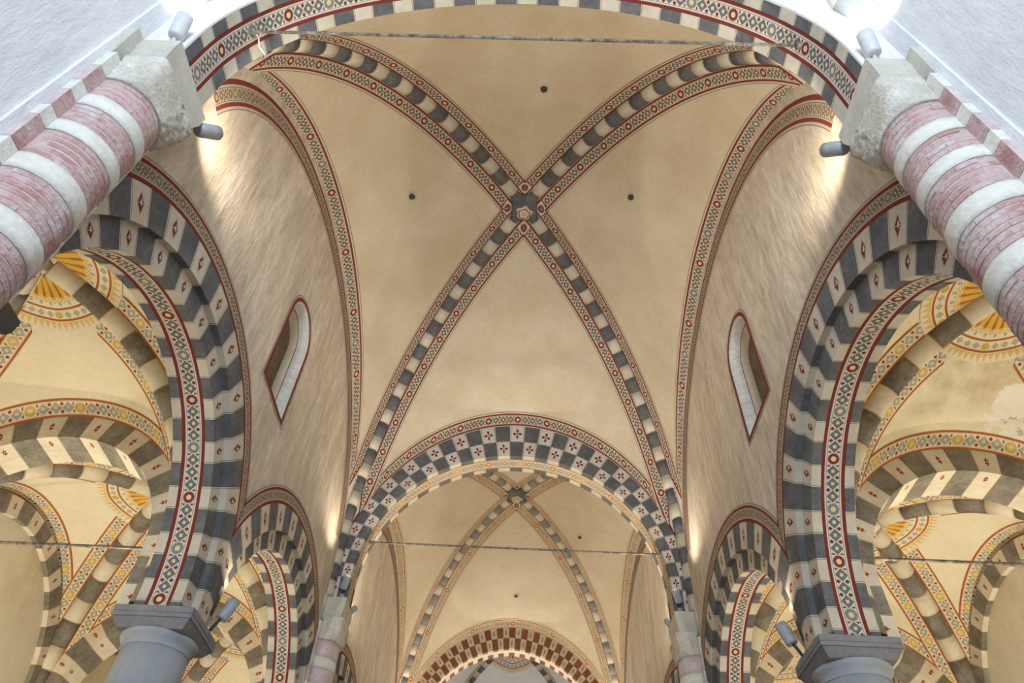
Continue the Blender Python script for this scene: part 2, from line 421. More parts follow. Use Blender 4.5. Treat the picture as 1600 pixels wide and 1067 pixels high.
# ------------------------------------------------------------------ arches
_cache = {}
def block_mesh(r0, r1, d0, d1, ta, tb, mats, smax=None, ns=3, jig=0.0):
    """arch block in local axes: x along the span, y into the depth, z up, arch centre at 0"""
    f0 = r0 if callable(r0) else (lambda t: r0)
    f1 = r1 if callable(r1) else (lambda t: r1)
    V = []; 
    for i in range(ns + 1):
        t = ta + (tb - ta) * i / ns
        for (f, d) in ((f0, d0), (f0, d1), (f1, d1), (f1, d0)):
            x, z = f(t) * cos(t), f(t) * sin(t)
            if smax is not None: x = max(-smax, min(smax, x))
            V.append((x, d, z))
    F = []; mi = []; U = []
    for i in range(ns):
        a, b = i * 4, i * 4 + 4; u0, u1 = i / ns, (i + 1) / ns
        F.append((a, b, b + 1, a + 1)); mi.append(0); U.append([(u0, 0), (u1, 0), (u1, 1), (u0, 1)])          # soffit
        F.append((a + 3, b + 3, b, a)); mi.append(1); U.append([(u0, 1), (u1, 1), (u1, 0), (u0, 0)])          # front face
        F.append((a + 2, b + 2, b + 3, a + 3)); mi.append(0); U.append([(u0, 0), (u1, 0), (u1, 1), (u0, 1)])
        F.append((a + 1, b + 1, b + 2, a + 2)); mi.append(1); U.append([(u0, 0), (u1, 0), (u1, 1), (u0, 1)])
    F.append((0, 1, 2, 3)); mi.append(0); U.append([(0.5, 0.1)] * 4)
    e = ns * 4; F.append((e + 3, e + 2, e + 1, e)); mi.append(0); U.append([(0.5, 0.1)] * 4)
    return mesh('voussoir', V, F, mats, mi, U)

def ring_row(parent, N, r0, r1, d0, d1, dark, light, parity=0, stilt=0.0, nst=1, smax=None, gap=0.006, name='voussoir', ns=3):
    """a row of alternating dark and light blocks; dark/light are (soffit, face) materials"""
    const = not callable(r0) and not callable(r1)
    dt = pi / N
    for i in range(N):
        mats = dark if (i + parity) % 2 else light
        rr = r0 if not callable(r0) else r0(pi / 2)
        g = gap / rr / 2
        ta, tb = i * dt + g, (i + 1) * dt - g
        clamp = smax is not None and ((r1 if not callable(r1) else 9) * max(abs(cos(ta)), abs(cos(tb))) > smax)
        if const and not clamp:
            key = (round(r0, 3), round(r1, 3), d0, d1, N, mats, ns)
            if key not in _cache: _cache[key] = block_mesh(r0, r1, d0, d1, pi / 2 - dt / 2 + g, pi / 2 + dt / 2 - g, mats, None, ns)
            obj(name, _cache[key], parent, rot=(0, pi / 2 - (ta + tb) / 2, 0))
        else:
            obj(name, block_mesh(r0, r1, d0, d1, ta, tb, mats, smax, ns), parent)
    if stilt > 0:
        a0 = r0 if not callable(r0) else r0(0); a1 = r1 if not callable(r1) else r1(0)
        if smax: a1 = min(a1, smax)
        hs = stilt / nst
        for sd, end in ((1, 0), (-1, N - 1)):
            for k in range(nst):
                mats = dark if (end + parity + k + 1) % 2 else light
                x0, x1 = sd * a0, sd * a1; z0, z1 = -(k + 1) * hs + gap / 2, -k * hs - gap / 2
                V = [(x0, d0, z0), (x0, d1, z0), (x1, d1, z0), (x1, d0, z0), (x0, d0, z1), (x0, d1, z1), (x1, d1, z1), (x1, d0, z1)]
                F = [(0, 4, 5, 1), (3, 7, 4, 0), (2, 6, 7, 3), (1, 5, 6, 2), (0, 1, 2, 3), (7, 6, 5, 4)]
                if sd < 0: F = [tuple(reversed(f)) for f in F]
                uvq = [(0, 0), (1, 0), (1, 1), (0, 1)] if sd > 0 else [(0, 1), (1, 1), (1, 0), (0, 0)]
                uvf = [(0, 1), (1, 1), (1, 0), (0, 0)] if sd > 0 else [(0, 0), (1, 0), (1, 1), (0, 1)]
                key = ('st', sd, round(a0, 3), round(a1, 3), d0, d1, round(z0, 3), mats)
                if key not in _cache: _cache[key] = mesh('voussoir', V, F, mats, [0, 1, 0, 1, 0, 0], [uvq, uvf, uvq, uvq, [(0.5, 0.1)] * 4, [(0.5, 0.1)] * 4])
                obj(name, _cache[key], parent)

def ring_core(parent, r0, r1, d0, d1, stilt, mat='joint', smax=None, name='arch_core', n=48):
    f0 = r0 if callable(r0) else (lambda t: r0)
    f1 = r1 if callable(r1) else (lambda t: r1)
    sec = []
    path = ([(0.0, -stilt)] if stilt else []) + [(pi * i / n, 0) for i in range(n + 1)] + ([(pi, -stilt)] if stilt else [])
    for t, dz in path:
        r = []
        for (f, d) in ((f0, d0), (f0, d1), (f1, d1), (f1, d0)):
            x = f(t) * cos(t)
            if smax is not None: x = max(-smax, min(smax, x))
            r.append((x, d, f(t) * sin(t) + dz))
        sec.append(r)
    V = [p for r in sec for p in r]; F = []
    for i in range(len(sec) - 1):
        a, b = i * 4, i * 4 + 4
        for j in range(4):
            k = (j + 1) % 4; F.append((a + j, b + j, b + k, a + k))
    F.append((0, 1, 2, 3)); e = (len(sec) - 1) * 4; F.append((e + 3, e + 2, e + 1, e))
    return obj(name, mesh(name, V, F, mat), parent)

def soffit_band(parent, r, d0, d1, stilt, mat, cell, n=72, name='painted_border'):
    """painted strip along the soffit, a finger's breadth proud of the core"""
    P, UV = [], []; L = 0.0
    path = ([(0.0, -stilt)] if stilt else []) + [(pi * i / n, 0) for i in range(n + 1)] + ([(pi, -stilt)] if stilt else [])
    prev = None
    f = r if callable(r) else (lambda t: r)
    tot = 0
    pts = [(f(t) * cos(t), f(t) * sin(t) + dz) for t, dz in path]
    ln = [0.0]
    for a, b in zip(pts, pts[1:]): ln.append(ln[-1] + hypot(b[0] - a[0], b[1] - a[1]))
    per = ln[-1] / cell
    for (x, z), l in zip(pts, ln):
        P.append([(x, d0, z), (x, d1, z)]); UV.append([(l / cell, 0), (l / cell, 1)])
    return obj(name, grid_mesh(name, P, UV, mat), parent)

def face_band(parent, r0, r1, d, mat, cell, smax=None, n=64, name='painted_border', t0=0.0, t1=pi):
    P, UV = [], []
    for i in range(n + 1):
        t = t0 + (t1 - t0) * i / n; row, uv = [], []
        for k in range(5):
            r = r0 + (r1 - r0) * k / 4; x, z = r * cos(t), r * sin(t)
            vv = k / 4
            if smax is not None and abs(x) > smax:
                rc = smax / max(1e-6, abs(cos(t)))
                rc = max(rc, r0); r = min(r, rc); x, z = r * cos(t), r * sin(t)
                x = max(-smax, min(smax, x)); vv = (r - r0) / (r1 - r0)
            row.append((x, d, z)); uv.append(((r0 + r1) / 2 * t / cell, vv))
        P.append(row); UV.append(uv)
    return obj(name, grid_mesh(name, P, UV, mat, flip=True), parent)

# ------------------------------------------------------------------ vault bays as surfaces
class Vault:
    def __init__(s, cx, cy, W, h, zb, zk, zf, zt, nr=2.2, nt=1.9, bulge=0.05):
        s.cx, s.cy, s.W, s.h, s.zb, s.zk, s.zf, s.zt, s.nr, s.nt, s.bulge = cx, cy, W, h, zb, zk, zf, zt, nr, nt, bulge
        s.D = hypot(W, h)
    def rib(s, t): return s.zb + (s.zk - s.zb) * max(0.0, 1 - min(1, t) ** s.nr) ** (1 / s.nr)
    def form(s, y): return s.zb + (s.zf - s.zb) * max(0.0, 1 - min(1, abs(y) / s.h) ** 2.0) ** 0.5
    def tran(s, x): return s.zb + (s.zt - s.zb) * max(0.0, 1 - min(1, abs(x) / s.W) ** s.nt) ** (1 / s.nt)
    def z(s, x, y):
        a, b = min(1, abs(x) / s.W), min(1, abs(y) / s.h)
        if a >= b:
            t, lo, ln = b, s.form(y), s.W
            fr = (a - b) / max(1e-6, 1 - b)
        else:
            t, lo, ln = a, s.tran(x), s.h
            fr = (b - a) / max(1e-6, 1 - a)
        hi = s.rib(t)
        return hi + (lo - hi) * fr + s.bulge * 4 * fr * (1 - fr) * ln * (1 - t)
    def pt(s, x, y, off=0.0):
        z = s.z(x, y)
        if off:
            e = 0.02; x1 = max(-s.W, min(s.W, x)); 
            zx = (s.z(x + e, y) - s.z(x - e, y)) / (2 * e); zy = (s.z(x, y + e) - s.z(x, y - e)) / (2 * e)
            zx = max(-8, min(8, zx)); zy = max(-8, min(8, zy))
            l = sqrt(1 + zx * zx + zy * zy)
            return (s.cx + x + off * zx / l, s.cy + y + off * zy / l, z - off / l)
        return (s.cx + x, s.cy + y, z)

def tlist(n): return [sin(pi / 2 * i / n) for i in range(n + 1)]
def web_object(v, mat, nt=26, nf=12, name='ceiling'):
    V, F = [], []
    def patch(fn, flip):
        base = len(V); T = [-t for t in reversed(tlist(nt))][:-1] + tlist(nt)
        for t in T:
            for j in range(nf + 1): V.append(fn(t, j / nf))
        for i in range(len(T) - 1):
            for j in range(nf):
                q = [base + i * (nf + 1) + j, base + (i + 1) * (nf + 1) + j, base + (i + 1) * (nf + 1) + j + 1, base + i * (nf + 1) + j + 1]
                F.append(q if flip else q[::-1])
    for sg in (1, -1):
        patch(lambda t, f: v.pt(sg * v.W * (abs(t) + (1 - abs(t)) * f), t * v.h), sg < 0)
        patch(lambda t, f: v.pt(t * v.W, sg * v.h * (abs(t) + (1 - abs(t)) * f)), sg > 0)
    me = mesh(name, V, F, mat, None, None, True)
    return obj(name, me)

def course(v, cell, t, n=40):
    """3-D polyline from rib to the bounding arch at rib parameter t (signed); cell: +x -x +y -y"""
    ax, sg = cell; P = []
    for i in range(n + 1):
        f = i / n; a = abs(t) + (1 - abs(t)) * f
        P.append((sg * v.W * a, t * v.h) if ax == 'x' else (t * v.W, sg * v.h * a))
    return P
def march(v, P, dists, off):
    """points at 3-D distances along the plan polyline P; returns points and the distances actually reached"""
    Q = [Vector((x, y, v.z(x, y))) for x, y in P]; L = [0.0]
    for a, b in zip(Q, Q[1:]): L.append(L[-1] + (b - a).length)
    out, got = [], []
    for d in dists:
        dd = max(0.0, min(d, L[-1] - 0.001)); i = 0
        while i < len(L) - 2 and L[i + 1] < dd: i += 1
        f = (dd - L[i]) / max(1e-9, L[i + 1] - L[i])
        x = P[i][0] + (P[i + 1][0] - P[i][0]) * f; y = P[i][1] + (P[i + 1][1] - P[i][1]) * f
        out.append(v.pt(x, y, off)); got.append(dd)
    return out, got

def rib_border(v, cell, side, w0, w1, mat, cellen, parent, t0=0.0, t1=0.985, n=70, off=0.012):
    """painted strip beside one half of a rib inside one cell; side = sign of the running coordinate"""
    P, UV = [], []; l = 0.0; prev = None
    for i in range(n + 1):
        t = t0 + (t1 - t0) * sin(pi / 2 * i / n); ts = side * t
        c = course(v, cell, ts)
        a = Vector(v.pt(*c[0])); b = Vector(v.pt(*c[1]))
        e = 0.004
        cc = course(v, cell, side * min(1, t + e))[0]; c2 = course(v, cell, side * max(0, t - e))[0]
        T = (Vector(v.pt(*cc)) - Vector(v.pt(*c2))).normalized(); C = (b - a).normalized()
        sn = max(0.30, T.cross(C).length)
        ds = [(w0 + (w1 - w0) * k / 6) / sn for k in range(7)]
        pts, got = march(v, c, ds, off)
        if prev is not None: l += (a - prev).length
        prev = a
        P.append(pts); dc = T.dot(C); UV.append([((l + g * dc) / cellen, max(0, (g * sn - w0) / (w1 - w0))) for g in got])
    ax, sg = cell
    flip = (side * sg > 0) if ax == 'x' else (side * sg < 0)
    return obj('painted_border', grid_mesh('painted_border', P, UV, mat, flip), parent)

def edge_border(v, cell, w0, w1, mat, cellen, parent, tmax=0.97, n=110, off=0.009):
    """painted strip on the web along its bounding arch"""
    P, UV = [], []; l = 0.0; prev = None
    for i in range(n + 1):
        t = tmax * sin(pi / 2 * (2 * i / n - 1)); c = course(v, cell, t)[::-1]
        a = Vector(v.pt(*c[0]))
        pts, got = march(v, c, [w0 + (w1 - w0) * k / 5 for k in range(6)], off)
        if prev is not None: l += (a - prev).length
        prev = a
        P.append(pts); UV.append([(l / cellen, max(0, (g - w0) / (w1 - w0))) for g in got])
    mid = UV[len(UV) // 2][0][0]
    sh = 0.5 - mid + floor(mid) - (floor(mid) % 8)
    UV = [[(u + sh + 16, w) for u, w in r] for r in UV]
    ax, sg = cell
    flip = (sg < 0) if ax == 'x' else (sg > 0)
    return obj('painted_border', grid_mesh('painted_border', P, UV, mat, flip), parent)

def corner_panel(v, cell, side, parent, la=1.60, lb=0.62, w0=0.205):
    """painted lozenge panel where the rib border meets the border of the bounding arch"""
    def length(t):
        c = [Vector((x, y, v.z(x, y))) for x, y in course(v, cell, side * t, 20)]
        return sum((b - a).length for a, b in zip(c, c[1:]))
    ts = [0.5 + 0.498 * i / 300 for i in range(301)]; ls = [length(t) for t in ts]
    ta = next((t for t, l in zip(ts, ls) if l < la), None); tb = next((t for t, l in zip(ts, ls) if l < lb), ts[-1])
    if ta is None or tb - ta < 0.002: return
    P, UV = [], []
    for i in range(13):
        t = ta + (tb - ta) * i / 12; c = course(v, cell, side * t); l = length(t)
        pts, got = march(v, c, [min(w0, l * 0.8) + (l - min(w0, l * 0.8)) * k / 6 for k in range(7)], 0.02)
        P.append(pts); UV.append([(i / 12, k / 6) for k in range(7)])
    ax, sg = cell
    flip = (side * sg > 0) if ax == 'x' else (side * sg < 0)
    obj('painted_corner', grid_mesh('painted_corner', P, UV, 'corner', flip), parent)

def rib_path(v, t_end=1.0, drop=0.6):
    pts = []
    n = 400
    for i in range(n + 1):
        t = sin(pi / 2 * i / n) * t_end; pts.append((t * v.D, v.rib(t)))
    if drop: pts.append((v.D, v.zb - drop))
    return pts
def rib_thing(v, sgn, rr, seg, dark, light, label, s0, group=None, name='diagonal_rib', drop=0.6, share=None):
    """one diagonal rib: two halves of alternating round-backed blocks"""
    e = empty(name, (v.cx, v.cy, 0), atan2(v.h * sgn, v.W))
    tag(e, label, 'rib', group)
    key = ('rib', round(v.D, 3), round(v.zk, 3), round(v.zb, 3), rr, seg, dark, light)
    if key not in _cache:
        path = rib_path(v, 1.0, drop); L = [0.0]
        for a, b in zip(path, path[1:]): L.append(L[-1] + hypot(b[0] - a[0], b[1] - a[1]))
        def at(d):
            lo, hi = 0, len(L) - 2
            while lo < hi:
                m = (lo + hi + 1) // 2
                if L[m] <= d: lo = m
                else: hi = m - 1
            f = (d - L[lo]) / max(1e-9, L[lo + 1] - L[lo]); a, b = path[lo], path[lo + 1]
            tx, tz = b[0] - a[0], b[1] - a[1]; q = hypot(tx, tz) or 1
            return a[0] + tx * f, a[1] + tz * f, tz / q, -tx / q     # point and inward normal (down / in)
        nseg = int(round((L[-1] - s0) / seg)); step = (L[-1] - s0) / nseg; out = []
        K = 8
        for i in range(nseg):
            V, F, U = [], [], []
            for j in range(3):
                f = j / 2; d = s0 + step * i + 0.004 + (step - 0.008) * f
                x, z, nx, nz = at(d)
                for k in range(K + 1):
                    ps = pi * k / K; la = rr * cos(ps); dn = rr * 1.05 * sin(ps) - 0.03
                    V.append((x + nx * dn, la, z + nz * dn))
            for j in range(2):
                for k in range(K):
                    a = j * (K + 1) + k; b = a + K + 1
                    F.append((a, a + 1, b + 1, b)); U.append([(j / 2, k / K), (j / 2, (k + 1) / K), ((j + 1) / 2, (k + 1) / K), ((j + 1) / 2, k / K)])
            F.append(tuple(reversed(range(K + 1)))); U.append([(0.5, 0.1)] * (K + 1))
            F.append(tuple(2 * (K + 1) + k for k in range(K + 1))); U.append([(0.5, 0.1)] * (K + 1))
            me = mesh('voussoir', V, F, [light if i % 2 == 0 else dark], None, U, False)
            me.polygons.foreach_set('use_smooth', [True] * (2 * K) + [False, False])
            out.append(me)
        _cache[key] = out
    for half in (0, pi):
        for me in _cache[key]: obj('voussoir', me, e, rot=(0, 0, half))
    return e

def shell_patch(v, cell, r0, r1, mat, parent, clear):
    """painted scallop around the keystone in one cell"""
    ax, sg = cell
    ar = atan2(v.h, v.W)                       # plan direction of the rib
    if ax == 'x': c0, half = (0 if sg > 0 else pi), ar
    else: c0, half = (pi / 2 if sg > 0 else -pi / 2), pi / 2 - ar
    P, UV = [], []; n = 28
    for j in range(15):
        r = r0 + (r1 - r0) * j / 14
        hl = half - math.asin(min(0.95, clear / r)); row, uv = [], []
        for i in range(n + 1):
            a = c0 - hl + 2 * hl * i / n
            row.append(v.pt(r * cos(a), r * sin(a), 0.016)); uv.append((0.5 + (i / n - 0.5) * hl / (half - 0.1), j / 14))
        P.append(row); UV.append(uv)
    return obj('painted_scallop', grid_mesh('painted_scallop', P, UV, mat, True), parent)

def keystone(v, r, label, dark, medal=True, mr=0.17):
    e = empty('keystone', (v.cx, v.cy, v.zk)); tag(e, label, 'keystone')
    ar = atan2(v.h, v.W)
    def lobe(a): return 0.62 + 0.38 * max(math.exp(-(((a - q + pi) % (2 * pi) - pi) / 0.33) ** 2) for q in (ar, pi - ar, pi + ar, -ar))
    rings = [[(rr * r * lobe(2 * pi * i / 48) * cos(2 * pi * i / 48), rr * r * lobe(2 * pi * i / 48) * sin(2 * pi * i / 48), -zz) for i in range(48)]
             for rr, zz in ((1.0, -0.02), (1.0, 0.10), (0.92, 0.17), (0.72, 0.215), (0.45, 0.235))]
    obj('block', loft('block', rings, dark), e)
    if medal:
        n = 30; V = [(0, 0.10, -0.30)]; uv = [(0.5, 0.5)]
        for k, (q, z) in enumerate(((0.45, -0.305), (0.85, -0.285), (1.0, -0.225))):
            for i in range(n):
                a = 2 * pi * i / n; rr = mr * q * (1 + 0.13 * cos(5 * a + 0.5)); V.append((rr * cos(a), 0.10 + rr * sin(a), z))
                uv.append((0.5 + 0.5 * q * cos(a), 0.5 + 0.5 * q * sin(a)))
        F = [(0, 1 + (i + 1) % n, 1 + i) for i in range(n)]
        for k in range(2):
            for i in range(n):
                j = (i + 1) % n; F.append((1 + k * n + i, 1 + k * n + j, 1 + (k + 1) * n + j, 1 + (k + 1) * n + i))
        obj('carved_flower', mesh('carved_flower', V, F, 'flower_boss', None, [[uv[i] for i in f] for f in F], True), e)
    return e

# ================================================================== the setting
def struct(o, label, cat): return tag(o, label, cat, None, 'structure')
struct(obj('floor', box_mesh('floor', -11, 11, -10.2, 44, -0.2, 0, 'floor')), 'worn grey stone floor running under nave and aisles', 'floor')

# arched window of the bay: outline in (y, z), springing at zs
WIN_Y, WIN_R, WIN_S, WIN_H = 9.52, 0.66, 10.40, 12.22
def win_outline(grow=0.0, n=14, sc=1.0, dy=0.0, dz=0.0):
    R = WIN_R * sc + grow
    P = [(WIN_Y + dy - R, WIN_S - grow + dz), (WIN_Y + dy + R, WIN_S - grow + dz)]
    for i in range(n + 1):
        a = pi * i / n; P.append((WIN_Y + dy + R * cos(a), WIN_H + (R * sin(a)) * 1.0))
    return P

def plate(name, outline, holes, x0, x1, mat, parent=None):
    """flat wall between x0 and x1 from an outline in (y, z) with holes"""
    polys = [outline] + holes
    tri = tessellate_polygon([[Vector((p[0], p[1], 0)) for p in pl] for pl in polys])
    pts = [p for pl in polys for p in pl]; n = len(pts)
    V = [(x0, p[0], p[1]) for p in pts] + [(x1, p[0], p[1]) for p in pts]; F = []
    def area(t):
        a, b, c = (pts[i] for i in t); return (b[0] - a[0]) * (c[1] - a[1]) - (c[0] - a[0]) * (b[1] - a[1])
    pos = x1 > x0
    for t in tri:
        t = tuple(t) if area(t) > 0 else tuple(reversed(t))      # ccw in (y,z) -> normal +x
        F.append(tuple(reversed(t)) if pos else t)
        F.append(tuple(i + n for i in t) if pos else tuple(i + n for i in reversed(t)))
    base = 0
    for pl in polys:
        for i in range(len(pl)):
            j = (i + 1) % len(pl); F.append((base + i, base + j, base + j + n, base + i + n))
        base += len(pl)
    o = obj(name, mesh(name, V, F, mat), parent)
    return o

arch_c = [Y0 + PITCH_A * (k + 0.5) for k in range(4)]
def wall_outline():
    SM = PITCH_A / 2; Rh = AR2 - 0.04; P = [(Y2, 16.6), (Y0, 16.6)]
    a0 = math.acos(SM / Rh)
    for c in arch_c:
        for i in range(33):
            a = pi - a0 - (pi - 2 * a0) * i / 32; P.append((c + Rh * cos(a), ARC_CZ + Rh * sin(a)))
    return P
for sd, nm in ((-1, 'left'), (1, 'right')):
    w2 = [(y + LB, z) for y, z in win_outline()]
    w = plate('wall_' + nm, wall_outline(), [win_outline()], sd * XW, sd * XB, 'wall')
    struct(w, 'streaky beige plaster nave wall above the %s arcade' % nm, 'wall')
    # painted border on the wall under the vault, bay by bay
    for b in (0, 1):
        cy = (Y0 + Y1) / 2 + b * LB; h, zb, zf = 6.22, 10.55, 15.70
        P, UV = [], []; l = 0; prev = None; n = 90
        for i in range(n + 1):
            t = sin(pi / 2 * (2 * i / n - 1)) * 0.985
            y, z = t * h, zb + (zf - zb) * sqrt(1 - t * t)
            nx, nz = -t / h, -sqrt(1 - t * t) / (zf - zb); q = hypot(nx, nz)
            nx, nz = nx / q, nz / q
            if prev: l += hypot(y - prev[0], z - prev[1])
            prev = (y, z)
            P.append([(sd * (XW - 0.006), cy + y + nx * d, z + nz * d) for d in (0.14, 0.30, 0.46, 0.60)])
            UV.append([(l / 0.19, q2) for q2 in (0, 0.35, 0.7, 1)])
        obj('painted_border', grid_mesh('painted_border', P, UV, 'band_wall', sd < 0), w)
    # window with painted frame, splayed reveal and blocked light
    for b in (0,):
        wn = empty('window_%d' % (1 + b * 2 + (sd > 0)), (0, b * LB, 0))
        struct(wn, 'narrow round-headed blocked window high in the %s nave wall' % nm, 'window')
        def lace(name, A, xa, B, xb, mat):
            n = len(A); V = [(xa, *p) for p in A] + [(xb, *p) for p in B]
            F = [(i, (i + 1) % n, (i + 1) % n + n, i + n) for i in range(n)]
            return obj(name, mesh(name, V, F, mat), wn)
        A = win_outline(); B = win_outline(sc=0.84, dz=0.10)
        lace('painted_frame', win_outline(0.075), sd * (XW - 0.007), win_outline(-0.012), sd * (XW - 0.007), 'red_line')
        lace('painted_line', win_outline(0.125), sd * (XW - 0.006), win_outline(0.108), sd * (XW - 0.006), 'grey_line')
        lace('splayed_reveal', A, sd * (XW - 0.001), B, sd * (XW + 0.20), 'reveal')
        lace('inner_line', win_outline(0.0, sc=0.84, dz=0.10), sd * (XW + 0.199), win_outline(0.0, sc=0.80, dz=0.12), sd * (XW + 0.204), 'red_line')
        C = win_outline(sc=0.80, dz=0.12); Dn = win_outline(sc=0.74, dz=0.16)
        lace('inner_reveal', C, sd * (XW + 0.204), Dn, sd * (XW + 0.36), 'web')
        V = [(sd * (XW + 0.36), *p) for p in Dn]
        obj('infill', mesh('infill', V, [tuple(range(len(V)))], 'infill'), wn)
    # the first bay (where one stands) has plain whitewashed walls
    near = plate('wall_%s_near' % nm, [(-9.9, 0), (2.83, 0), (2.83, 10.3), (-9.9, 17)][:2] + [(2.83, 16.6), (-9.9, 16.6)], [], sd * 4.58, sd * 5.2, 'wall_white')
    struct(near, 'whitewashed nave wall beside the %s brick half column' % nm, 'wall')
    ow = plate('wall_%s_aisle' % nm, [(2.6, 0), (Y2 + 0.3, 0), (Y2 + 0.3, 11.5), (2.6, 11.5)], [], sd * XO, sd * (XO + 0.6), 'aisle_wall')
    struct(ow, 'pale cream outer wall of the %s aisle' % nm, 'wall')
    for yy, k in ((2.6, 'near'), (Y2 + 0.3, 'far')):  # unseen walls added at the aisle ends so no sky light leaks in
        e = obj('wall_%s_aisle_%s_end' % (nm, k), box_mesh('wall_end', sd * 5.2 if sd > 0 else sd * XO, sd * XO if sd > 0 else sd * 5.2, yy - 0.2, yy, 0, 11.5, 'aisle_wall'))
        struct(e, 'cream end wall at the %s end of the %s aisle' % (k, nm), 'wall')
    ch = plate('wall_%s_choir' % nm, [(Y2, 0), (Y3, 0), (Y3, 16.6), (Y2, 16.6)], [], sd * XW, sd * XB, 'wall_white')
    struct(ch, 'white choir wall beyond the farthest arch on the %s' % nm, 'wall')

# end walls (behind the camera and at the far end); the entrance wall has a tall arched window for the daylight
def xplate(name, outline, holes, y0, y1, mat):
    o = plate(name, outline, holes, y0, y1, mat)
    o.rotation_euler = (0, 0, -pi / 2)      # x -> -y ; y -> x
    o.scale = (-1, 1, 1)
    return o
ww = [(-1.7, 4.0), (1.7, 4.0)] + [(1.7 * cos(pi * i / 16), 10.6 + 1.7 * sin(pi * i / 16)) for i in range(17)]
struct(xplate('wall_entrance', [(-5.2, 0), (5.2, 0), (5.2, 18.8), (-5.2, 18.8)], [ww], -9.9, -10.3, 'wall_white'), 'whitewashed entrance wall with tall arched window behind the viewer', 'wall')
struct(xplate('wall_choir_end', [(-5.2, 0), (5.2, 0), (5.2, 18.8), (-5.2, 18.8)], [], Y3, Y3 + 0.4, 'wall_white'), 'white wall closing the choir', 'wall')

# ------------------------------------------------------------------ nave vaults
def nave_vault(yc): return Vault(0, yc, 4.56, 6.22, 10.55, 18.30, 15.70, 15.75)
YC = [(Y0 + Y1) / 2 + (k - 1) * LB for k in range(4)]       # bays 0..3
NV = [nave_vault(y) for y in YC]
NV[0] = Vault(0, YC[0], 4.62, 6.32, 10.55, 18.30, 15.75, 15.80)
CELLS = (('x', 1), ('x', -1), ('y', 1), ('y', -1))
where = ['over the viewer, whitewashed', 'largest in view, with crossing striped ribs', 'seen through the middle arch, with thin orange borders', 'white, in the choir beyond the brown chequered arch']
for k, v in enumerate(NV):
    c = web_object(v, ('web_white', 'web', 'web', 'web_white')[k])
    struct(c, 'cross vault of the nave ' + where[k], 'ceiling')
    if k == 0: continue
    for cell in CELLS:
        if k == 3 and cell == ('y', 1): continue
        for sidesg in (1, -1):
            rib_border(v, cell, sidesg, 0.205, 0.60, ('', 'band_web', 'band_far2', 'band_aisle')[k], 0.235, c)
        edge_border(v, cell, 0.02, 0.46, 'band_far2' if k == 2 else ('band_form' if cell[0] == 'x' else 'band_web'), 0.225, c)
    lab = {1: 'near', 2: 'second', 3: 'choir'}[k]
    for sg, dr in ((1, 'from near left to far right'), (-1, 'from near right to far left')):
        desc = {1: 'striped diagonal rib of the large near vault, ', 2: 'grey and cream striped diagonal rib of the second vault, ', 3: 'grey and white diagonal rib of the far choir vault, '}[k]
        rib_thing(v, sg, 0.205, 0.43, 'v_dark' if k != 2 else 'v_dark_pale', 'v_rib_light', desc + dr, 0.52, 'diagonal ribs of the nave vaults')
    keystone(v, 0.60, {1: 'dark keystone with carved white flower at the large vault crossing', 2: 'grey keystone with small flower in the second nave vault', 3: 'keystone with painted scallops in the far choir vault'}[k], 'v_dark', True, 0.21)
    if k == 3:
        for cell in CELLS: shell_patch(v, cell, 0.35, 2.3, 'shell_far', c, 0.24)
    # corner squares where the painted borders cross next to the keystone
    if k in (1, 2):
        # small square of border at the crossing tip of each cell
        for ax, sg in CELLS:
            P = []; sx, sy = (sg, 0) if ax == 'x' else (0, sg)
            a, b = v.W / v.D, v.h / v.D
            if ax == 'x': e1, e2, o0 = (sg * a, b), (sg * a, -b), 0.205 / b
            else: e1, e2, o0 = (a, sg * b), (-a, sg * b), 0.205 / a
            st = (0.34 / (2 * a * b)) if True else 0
            G, UVg = [], []
            for i in range(4):
                rw, ru = [], []
                for j in range(4):
                    p, q2 = st * i / 3, st * j / 3
                    x = sx * o0 + e1[0] * p + e2[0] * q2; y = sy * o0 + e1[1] * p + e2[1] * q2
                    rw.append(v.pt(x, y, 0.018)); ru.append((i / 3, j / 3))
                G.append(rw); UVg.append(ru)
            obj('painted_corner', grid_mesh('painted_corner', G, UVg, 'roundel', True), c)
        for cell in CELLS:
            for s2 in (1, -1):
                corner_panel(v, cell, s2, c)
    # ventilation holes in the web
    if k in (1, 2):
        for (hx, hy) in ((0.38, -3.75), (-2.85, -0.95), (2.70, -1.05)) if k == 1 else ((2.6, 1.2), (0.1, 4.9)):
            p = Vector(v.pt(hx, hy, 0.05)); rr = 0.08
            obj('vent_hole', loft('vent_hole', [ring_pts(rr, 0.03, 12), ring_pts(rr * 0.9, 0.0, 12), ring_pts(rr * 0.55, 0.02, 12)], 'metal_dark'), c, tuple(p))

# whitewashed ribs of the first bay
for sg, dr in ((1, 'leaving the right brick half column'), (-1, 'leaving the left brick half column')):
    rib_thing(NV[0], sg, 0.19, 1.2, 'web_white', 'web_white', 'plain whitewashed diagonal rib ' + dr, 0.3, 'diagonal ribs of the nave vaults')

# ------------------------------------------------------------------ nave transverse arches
def rho(t, W=4.56, b=5.20, n=1.9): return ((abs(cos(t)) / W) ** n + (sin(t) / b) ** n) ** (-1 / n)
def tr_arch(Y, label):
    e = empty('transverse_arch', (0, Y - 0.37, TR_CZ)); tag(e, label, 'arch', 'transverse arches of the nave'); return e
ST = TR_CZ - HN
